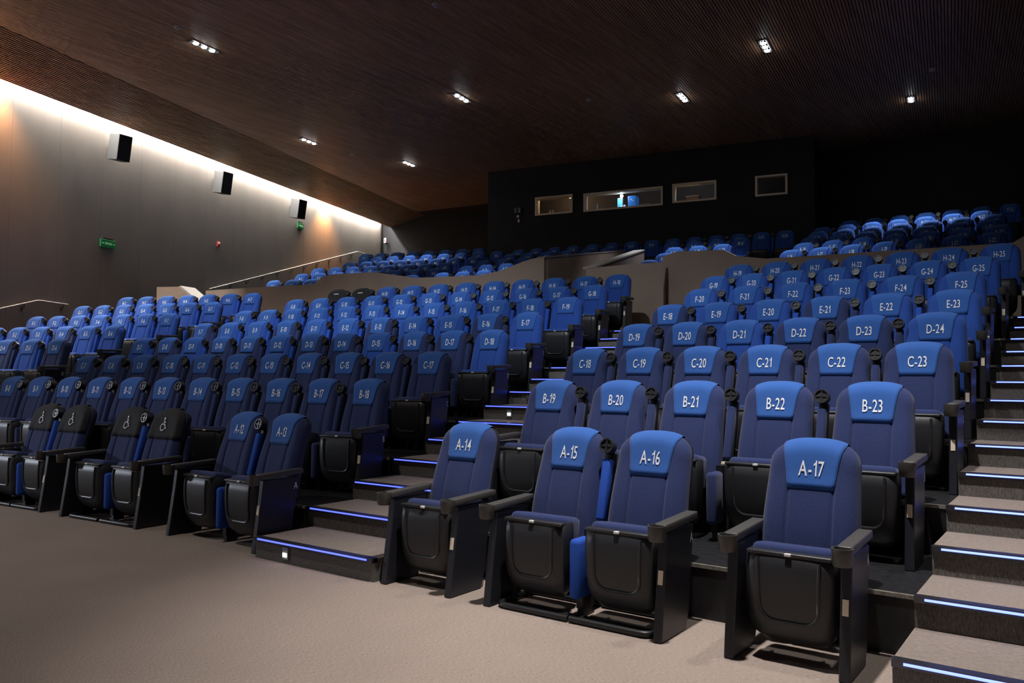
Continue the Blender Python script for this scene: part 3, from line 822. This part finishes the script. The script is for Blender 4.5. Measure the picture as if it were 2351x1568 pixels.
for m in range(6):
    x0, y0 = UPR[m]
    for i in range(7): useat(np.array([x0+(.585, .60, .585, .61, .585, .60)[m]*(6-i), y0, 0]), 0, m, 'clear of the projection windows', i, 22-i, 7)
    hm, em, nm, hl, el, nl = upper_line(m)
    if m < 5:
        xr = (-7.18, -7.32, -6.42, -6.38, -5.67)[m]; c = int(((12.7, 12.8, 13.3, 13.3, 13.3)[m]+xr)/(.583))+1
        for i in range(c): useat(hm+em*((xr+5)/em[0]-.59*i), AM, m, 'below the projection windows', i, 20-i, c)
    xr = (-13.38, -13.55, -14.03, -13.95, -13.95, -15.25)[m]; c = 8
    for i in range(c): useat(hl+el*((xr+14.3)/el[0]-.59*i), AL, m, 'on the speaker wall side', i, 8-i, c)
print('upper seats', cntU, 'all', sum(1 for o in bpy.data.objects if o.get('category') == 'chair'))

# ================================================================== WALL THINGS
def wall_pt(u, v): return onplane(u, v, WP, WN)
wall_rz = math.atan2(WN[1], WN[0])           # local x = out of the wall
def speaker(u, v, lab_):
    P = onplane(u, v, WP+WN*.30, WN); r = link('wall_speaker', None, loc=tuple(P), rot=(0, 0, wall_rz), label=lab_, category='speaker', group='speakers on the grey wall')
    # local x out of wall, y along the wall towards the back
    Xt = Matrix.Rotation(rad(-12), 4, 'Z') @ Matrix.Rotation(rad(9), 4, 'Y')
    mb = MB(); mb.prism([(-.17, -.19), (.19, -.17), (.19, .17), (-.17, .19)], 'z', -.31, .31)
    mb.v = [tuple(Xt @ Vector(v)) for v in mb.v]; me = fix_normals(mb.mesh('cabinet', 'spk')); link('cabinet', me, parent=r)
    mb = MB(); mb.rbox((.188, -.172, -.312), (.215, .172, .312), .008, X=Xt); link('grille', mb.mesh('grille', 'grille'), parent=r)
    mb = MB(); mb.box((-.30, -.05, -.12), (-.28, .05, .12)); mb.tube([(-.29, 0, 0), (-.12, 0, 0)], .02); mb.tube([(-.29, 0, -.10), (-.05, 0, -.29)], .012)
    link('bracket', mb.mesh('bracket', 'railb'), parent=r)
speaker(275, 340, 'grey wall speaker with black grille, the one above the lower handrail and exit sign')
speaker(511, 420, 'grey wall speaker with black grille, second of three along the panelled wall')
speaker(684, 480, 'grey wall speaker with black grille, directly above a green exit sign')
def exit_sign(u, v, lab_, w=.46, h=.19):
    P = wall_pt(u, v); r = link('exit_sign', None, loc=tuple(P), rot=(0, 0, wall_rz), label=lab_, category='sign', group='green exit signs')
    mb = MB(); mb.rbox((0.001, -w/2, -h/2), (.05, w/2, h/2), .006); link('sign_box', mb.mesh('sign_box', 'green'), parent=r)
    mb = MB()
    for sg in (-1, 1):
        q = [(sg*.10*w/.46-sg*-.055, 0), ]
        c = sg*w*.40
        mb.add([(.052, c+sg*.02, 0), (.052, c-sg*.02, .03), (.052, c-sg*.02, -.03)], [(0, 1, 2)])
        mb.add([(.052, c-sg*.02, .01), (.052, c-sg*.045, .01), (.052, c-sg*.045, -.01), (.052, c-sg*.02, -.01)], [(0, 1, 2, 3)])
    for i in range(5):
        y = -w*.2+i*w*.1; mb.box((.050, y-.013, -.028), (.053, y+.013, .028))
    link('sign_marks', mb.mesh('sign_marks', 'signw'), parent=r)
    mb = MB(); mb.tube([(.025, -w*.3, h/2), (.025, -w*.3, h/2+.03)], .006); mb.tube([(.025, w*.3, h/2), (.025, w*.3, h/2+.03)], .006); mb.box((0, -w*.35, h/2+.028), (.04, w*.35, h/2+.04))
    link('hanger', mb.mesh('hanger', 'railb'), parent=r)
exit_sign(246, 560, 'green exit sign with pale arrows alone on the panelled wall above the lower rail')
exit_sign(688, 519, 'green exit sign under the speaker next to the orange glow', .34, .2)
P = wall_pt(500, 561); r = link('alarm_beacon', None, loc=tuple(P), rot=(0, 0, wall_rz), label='small red alarm beacon on the panelled wall below the middle speaker', category='alarm')
mb = MB(); mb.rbox((0.001, -.055, -.075), (.045, .055, .075), .01); link('body', mb.mesh('body', 'red'), parent=r)
mb = MB(); mb.rbox((.044, -.03, -.005), (.075, .03, .055), .01); link('lens', mb.mesh('lens', 'redw'), parent=r)
# sign near the wall end
P = WP+WA*(WS1+.42)-WN*.05; Pz = onplane(883, 552, P, FW)
r = link('notice_sign', None, loc=(Pz[0], Pz[1], Pz[2]), rot=(0, 0, rad(-20)), label='small white and red notice at the far end of the panelled wall', category='sign')
mb = MB(); mb.rbox((-.085, 0, -.1), (.085, .03, .1), .005); link('plate', mb.mesh('plate', 'redw'), parent=r)
mb = MB(); mb.box((-.03, -.003, -.06), (.065, .001, .05)); link('red_mark', mb.mesh('red_mark', 'red'), parent=r)
mb = MB(); mb.box((-.05, .03, -.14), (.05, .16, -.10)); link('bracket', mb.mesh('bracket', 'railb'), parent=r)

def handrail(pts_px, lab_, nb):
    pts = [wall_pt(u, v)+WN*.08 for u, v in pts_px]
    base = pts[0]; r = link('handrail', None, loc=tuple(base), label=lab_, category='handrail', group='wall handrails')
    rel = [Vector(p-base) for p in pts]
    # soften corners
    path = [rel[0]]
    for i in range(1, len(rel)-1):
        a = rel[i]+(rel[i-1]-rel[i]).normalized()*.08; b = rel[i]+(rel[i+1]-rel[i]).normalized()*.08
        for t in (0, .33, .66, 1): path.append((a*(1-t)**2+rel[i]*2*t*(1-t)+b*t*t))
    path.append(rel[-1])
    mb = MB(); mb.tube([tuple(p) for p in path], .020, 10); link('rail', smooth_by_angle(mb.mesh('rail', 'rail'), 50), parent=r)
    seg = []; tot = 0
    for a, b in zip(rel[:-1], rel[1:]): seg.append((a, b, (b-a).length)); tot += (b-a).length
    n3 = Vector(WN)
    mbb = MB(); mbb.box((-.028, -.08, -.14), (.028, -.065, -.06)); mbb.tube([(0, -.07, -.10), (0, -.0, -.085), (0, 0, -.02)], .011, 6)
    bme = mbb.mesh('bracket', 'railb')
    for i in range(nb):
        s = tot*(i+.25)/(nb-.4) if nb > 2 else tot*(.62 if i == 0 else .96)
        s = min(s, tot-.05)
        for a, b, L in seg:
            if s <= L: break
            s -= L
        p = a+(b-a)*(s/L); link('bracket', bme, parent=r, loc=tuple(p), rot=(0, 0, math.atan2(WA[1], WA[0])+math.pi))
handrail([(475, 664), (817, 578), (838, 585)], 'long pale metal handrail climbing the panelled wall beside the upper tier', 12)
handrail([(-140, 738), (82, 690), (150, 700)], 'short metal handrail low on the panelled wall beside the lower tier', 2)

# ================================================================== CEILING THINGS
def downlight(pts, lab_, power, size=70, aim=None):
    c = np.mean([onz(u, v, ZC) for u, v in pts], axis=0)
    r = link('downlight', None, loc=(c[0], c[1], ZC-.022), rot=(0, 0, SA), label=lab_, category='lamp', group='ceiling downlights')
    L_ = .34 if len(pts) > 1 else .22
    mb = MB(); mb.box((-.09, -L_, -.012), (.09, -L_+.02, .03)); mb.box((-.09, L_-.02, -.012), (.09, L_, .03)); mb.box((-.09, -L_, -.012), (-.07, L_, .03)); mb.box((.07, -L_, -.012), (.09, L_, .03)); mb.box((-.07, -L_+.02, .0), (.07, L_-.02, .03))
    link('housing', mb.mesh('housing', 'lampbody'), parent=r)
    for i in range(3 if len(pts) > 1 else 2):
        y = (-.2+.2*i) if len(pts) > 1 else (-.09+.18*i)
        mb = MB(); mb.lathe([(.055, -.016), (.05, -.03), (.001, -.036)], 14, Matrix.Translation((0, y, 0)), caps=False); mb.lathe([(.055, -.016), (.001, -.016)], 14, Matrix.Translation((0, y, 0)), caps=False)
        link('lamp', mb.mesh('lamp', 'lamp'), parent=r)
    ld = bpy.data.lights.new('downlight_beam', 'SPOT'); ld.energy = power; ld.spot_size = rad(size); ld.spot_blend = .8; ld.shadow_soft_size = .09; ld.color = (.86, .92, 1)
    lo = bpy.data.objects.new('downlight_beam', ld); COL.objects.link(lo); lo.parent = r; lo.location = (0, 0, -.08)
    if aim is not None:
        d = Vector(aim)-Vector((c[0], c[1], ZC-.12)); q = d.to_track_quat('-Z', 'Y').to_euler(); lo.rotation_euler = (q.x, q.y, q.z-SA)
DL_ = [([(455, 97), (482, 111)], 'ceiling downlight nearest the panelled wall above the left lower seats', 800),
       ([(700, 320), (719, 325)], 'ceiling downlight over the upper stairs near the panelled wall', 600),
       ([(934, 371), (944, 377)], 'ceiling downlight nearest the dark back corner by the panelled wall', 600),
       ([(1050, 218), (1070, 227)], 'dim triple ceiling downlight over the middle parapet', 900),
       ([(1564, 217), (1570, 226)], 'ceiling downlight in front of the projection windows', 700),
       ([(1754, 97), (1760, 110)], 'large bright ceiling downlight above the aisle and right seats', 900),
       ([(2091, 226)], 'bright ceiling downlight over the upper tier clear of the projection windows', 900)]
for a in DL_: downlight(*a)
# downlights over the front of the hall, ahead of the first row
def front_light(x, y, power, size, aim, col=(.92, .94, 1), lab_=''):
    u, v = 0, 0
    r = link('downlight', None, loc=(x, y, ZC-.022), rot=(0, 0, SA), label=lab_, category='lamp', group='ceiling downlights over the front floor')
    mb = MB(); mb.box((-.09, -.3, -.012), (.09, .3, .03)); link('housing', mb.mesh('housing', 'lampbody'), parent=r)
    for i in range(2):
        mb = MB(); mb.lathe([(.055, -.016), (.05, -.03), (.001, -.036)], 14, Matrix.Translation((0, -.12+.24*i, 0)), caps=False); link('lamp', mb.mesh('lamp', 'lamp'), parent=r)
    ld = bpy.data.lights.new('downlight_beam', 'SPOT'); ld.energy = power; ld.spot_size = rad(size); ld.spot_blend = .9; ld.shadow_soft_size = .12; ld.color = col
    lo = bpy.data.objects.new('downlight_beam', ld); COL.objects.link(lo); lo.parent = r; lo.location = (0, 0, -.08)
    d = Vector(aim)-Vector((x, y, ZC-.12)); q = d.to_track_quat('-Z', 'Y').to_euler(); lo.rotation_euler = (q.x, q.y, q.z-SA)
front_light(-1.1, -.6, 2900, 56, (-.9, .5, 0), (1, .95, .92), lab_='ceiling downlight over the front floor by the right stairs')
front_light(.5, 1.6, 620, 80, (.0, 2.4, .5), (1, .96, .93), lab_='ceiling downlight above the right stairs')
front_light(-6.0, -2.6, 520, 100, (-7.6, -.6, 0), (1, .93, .86), lab_='ceiling downlight over the front floor before the wheelchair seats')
front_light(-9.0, 1.2, 1600, 60, (-10.4, 6.0, 2.2), (.82, .90, 1), lab_='ceiling downlight before the middle block of seats')
front_light(-4.8, 1.0, 1000, 60, (-6.4, 6.6, 2.4), (.82, .90, 1), lab_='ceiling downlight over the aisle before the middle block')
front_light(-14.5, .2, 580, 50, (-15.0, 5.4, 2.0), (.82, .90, 1), lab_='ceiling downlight before the seats along the panelled wall')
front_light(-3.4, 1.0, 1050, 66, (-2.4, 5.4, 2.0), (.88, .93, 1), lab_='ceiling downlight before the right block of seats')
# added spotlight standing in for light from a doorway, washing the first row
Pw = WP+WA*-8.6+WN*.22
r = link('added_spotlight', None, loc=(Pw[0], Pw[1], 2.7), rot=(0, 0, wall_rz), label='added spotlight standing in for doorway light, near the front of the grey panelled wall', category='lamp')
mb = MB(); mb.box((-.22, -.05, -.06), (-.20, .05, .06)); mb.tube([(-.21, 0, 0), (0, 0, 0)], .015); link('bracket', mb.mesh('bracket', 'railb'), parent=r)
mb = MB(); mb.lathe([(.04, -.10), (.07, .08), (.06, .08), (.03, .02)], 14, Matrix.Rotation(rad(90), 4, 'Y')); link('housing', mb.mesh('housing', 'lampbody'), parent=r)
ld = bpy.data.lights.new('added_beam', 'SPOT'); ld.energy = 1000; ld.spot_size = rad(46); ld.spot_blend = .8; ld.shadow_soft_size = .25; ld.color = (.80, .86, 1)
lo = bpy.data.objects.new('added_beam', ld); COL.objects.link(lo); lo.parent = r; lo.location = (.12, 0, 0)
d = Vector((-6.2, .3, .5))-Vector((Pw[0], Pw[1], 2.7)); q = d.to_track_quat('-Z', 'Y').to_euler(); lo.rotation_euler = (q.x, q.y, q.z-wall_rz)
def detector(u, v, lab_):
    c = onz(u, v, ZC-.022)
    r = link('smoke_detector', None, loc=(c[0], c[1], ZC-.022), label=lab_, category='detector', group='ceiling detectors')
    mb = MB(); mb.lathe([(.075, 0), (.075, -.02), (.06, -.035)], 16); link('base', mb.mesh('base', 'det'), parent=r)
    mb = MB(); mb.lathe([(.05, -.03), (.045, -.055), (.01, -.065)], 16); link('sensor', mb.mesh('sensor', 'det'), parent=r)
for u, v, l in ((1000, 9, 'pale round ceiling detector far ahead of the dim triple downlight'), (407, 60, 'pale round ceiling detector beside the downlight nearest the panelled wall'),
                (1352, 228, 'pale round ceiling detector between two downlights before the projection booth'), (810, 352, 'pale round ceiling detector between the two downlights by the dark corner'),
                (2141, 158, 'pale round ceiling detector next to the downlight over the upper tier')):
    detector(u, v, l)

# ================================================================== PROJECTION WINDOWS
for i, (a, b, c, d) in enumerate(WIN):
    nm = f'window_{i+1}'
    root = link(nm, None, kind='structure')
    mb = MB(); t_ = .055; y0, y1 = -.03, .22
    mb.box((a, y0, c), (b, y1, c+t_), X=Xk); mb.box((a, y0, d-t_), (b, y1, d), X=Xk); mb.box((a, y0, c+t_), (a+t_, y1, d-t_), X=Xk); mb.box((b-t_, y0, c+t_), (b, y1, d-t_), X=Xk)
    link('window_frame', fix_normals(mb.mesh('window_frame', 'alum')), parent=root)
    mb = MB(); mb.box((a+t_, .13, c+t_), (b-t_, .136, d-t_), X=Xk)
    link('pane', fix_normals(mb.mesh('pane', 'glass')), parent=root)
def booth_box(name, s0, s1, y0, y1, z0, z1, mt, lab_, cat, r_=.01, extra=None):
    P = BP+BE*((s0+s1)/2)+BN*((y0+y1)/2)
    root = link(name, None, loc=(P[0], P[1], z0), rot=(0, 0, BA), label=lab_, category=cat)
    hx, hy = (s1-s0)/2, (y1-y0)/2
    mb = MB(); mb.rbox((-hx, -hy, 0), (hx, hy, z1-z0), r_); link('case', mb.mesh('case', mt), parent=root)
    if extra: extra(root, hx, hy, z1-z0)
w1, w2, w3, w4 = WIN
def sfrac(w, f): return w[0]+(w[1]-w[0])*f
# counter the equipment stands on
zs_ = min(w1[2], w2[2], w3[2])-.02
mb = MB(); mb.box((w1[0]-.3, .24, 5.5), (w3[1]+.3, 1.0, zs_), X=Xk)
link('booth_counter', fix_normals(mb.mesh('booth_counter', 'booth')), label='dark counter inside the projection booth behind the windows', category='counter')
def scr(root, hx, hy, h):
    mb = MB(); mb.box((-hx*.9, -hy-.006, h*.06), (hx*.9, -hy+.001, h*.95)); link('lit_face', mb.mesh('lit_face', 'cyan'), parent=root)
def shine(root, hx, hy, h):
    mb = MB(); mb.add([(-hx*.3, -hy-.004, h*.78), (hx*.5, -hy-.004, h*.62), (hx*.5, -hy-.004, h*.67), (-hx*.3, -hy-.004, h*.83)], [(0, 1, 2, 3)]); link('painted_shine', mb.mesh('painted_shine', 'paper'), parent=root)  # pale slanted streak, a highlight painted on the case front
H2 = w2[3]-w2[2]
booth_box('monitor', sfrac(w2, .385), sfrac(w2, .45), .40, .50, zs_, zs_+H2*.80, 'shelfgrey', 'small cyan lit monitor inside the widest projection window', 'monitor', extra=scr)
booth_box('equipment_rack', sfrac(w2, .52), sfrac(w2, .62), .40, .75, zs_, zs_+H2*.86, 'screenblue', 'tall blue equipment case inside the widest projection window', 'equipment', extra=shine)
booth_box('bottle', sfrac(w2, .46), sfrac(w2, .485), .42, .48, zs_, zs_+H2*.42, 'tag', 'small white bottle between the monitor and the blue case', 'bottle', .02)
booth_box('control_box', sfrac(w2, .66), sfrac(w2, .78), .45, .7, zs_, zs_+H2*.38, 'shelfgrey', 'low grey control box beside the blue case in the booth', 'equipment')
booth_box('equipment_stand', sfrac(w2, .085), sfrac(w2, .115), .45, .51, zs_, zs_+H2*.62, 'shelfgrey', 'thin grey stand at the end of the widest projection window', 'stand')
for k_, f_ in enumerate((.20, .28)):
    booth_box('storage_tube', sfrac(w1, f_), sfrac(w1, f_)+.06, .45, .52, zs_, zs_+H2*.5, 'shelfgrey', ['grey upright tube in the first projection window, the one by the frame', 'grey upright tube in the first projection window, the one by the papers'][k_], 'tube')
bpy.data.objects['storage_tube']['group'] = 'tubes in the booth'; bpy.data.objects['storage_tube.001']['group'] = 'tubes in the booth'
booth_box('paper_stack', sfrac(w1, .42), sfrac(w1, .60), .36, .6, zs_, zs_+.10, 'paper', 'low stack of papers in the projection window nearest the speaker wall', 'papers')
booth_box('cardboard_box', sfrac(w3, .24), sfrac(w3, .54), .38, .8, zs_, zs_+H2*.56, 'box', 'brown cardboard box seen through the third projection window', 'box')
booth_box('small_device', sfrac(w3, .70), sfrac(w3, .76), .40, .48, zs_, zs_+H2*.3, 'shelfgrey', 'small grey device beside the cardboard box in the booth', 'device')
ld = bpy.data.lights.new('booth_lamp', 'POINT'); ld.energy = 22; ld.color = (1, .66, .34); ld.shadow_soft_size = .05
lo = bpy.data.objects.new('booth_lamp', ld); COL.objects.link(lo); P = BP+BE*sfrac(w1, .6)+BN*1.1; lo.location = (P[0], P[1], 7.3)
ld = bpy.data.lights.new('booth_lamp', 'POINT'); ld.energy = 10; ld.color = (.9, .92, 1); ld.shadow_soft_size = .05
lo = bpy.data.objects.new('booth_lamp', ld); COL.objects.link(lo); P = BP+BE*sfrac(w2, .45)+BN*.32; lo.location = (P[0], P[1], w2[3]-.10)
ld = bpy.data.lights.new('booth_lamp', 'POINT'); ld.energy = 14; ld.color = (.9, .92, 1); ld.shadow_soft_size = .05
lo = bpy.data.objects.new('booth_lamp', ld); COL.objects.link(lo); P = BP+BE*sfrac(w3, .35)+BN*.45; lo.location = (P[0], P[1], w3[3]+.25)
# control box and notices left of the first window
def notice(u, v, w, h, name, mt, lab_, cat, d=.01):
    s, z = bsz(u, v); P = BP+BE*s-BN*.0
    root = link(name, None, loc=(P[0], P[1], z), rot=(0, 0, BA), label=lab_, category=cat)
    mb = MB(); mb.box((-w/2, -d, -h/2), (w/2, -.001, h/2)); link('sheet' if d < .05 else 'case', mb.mesh('sheet', mt), parent=root)
    return root
rt_ = notice(1190, 484, .19, .16, 'switch_box', 'shelfgrey', 'small grey box with dark centre beside the projection window', 'box', .08)
mb = MB(); mb.box((-.045, -.083, -.08), (.035, -.079, .08)); link('dark_face', mb.mesh('dark_face', 'grille'), parent=rt_)
notice(1189, 497, .08, .08, 'paper_notice', 'paper', 'upper small white notice below the grey box on the black wall', 'notice')
notice(1191, 507, .06, .10, 'paper_notice', 'paper', 'lower small white notice below the grey box on the black wall', 'notice')
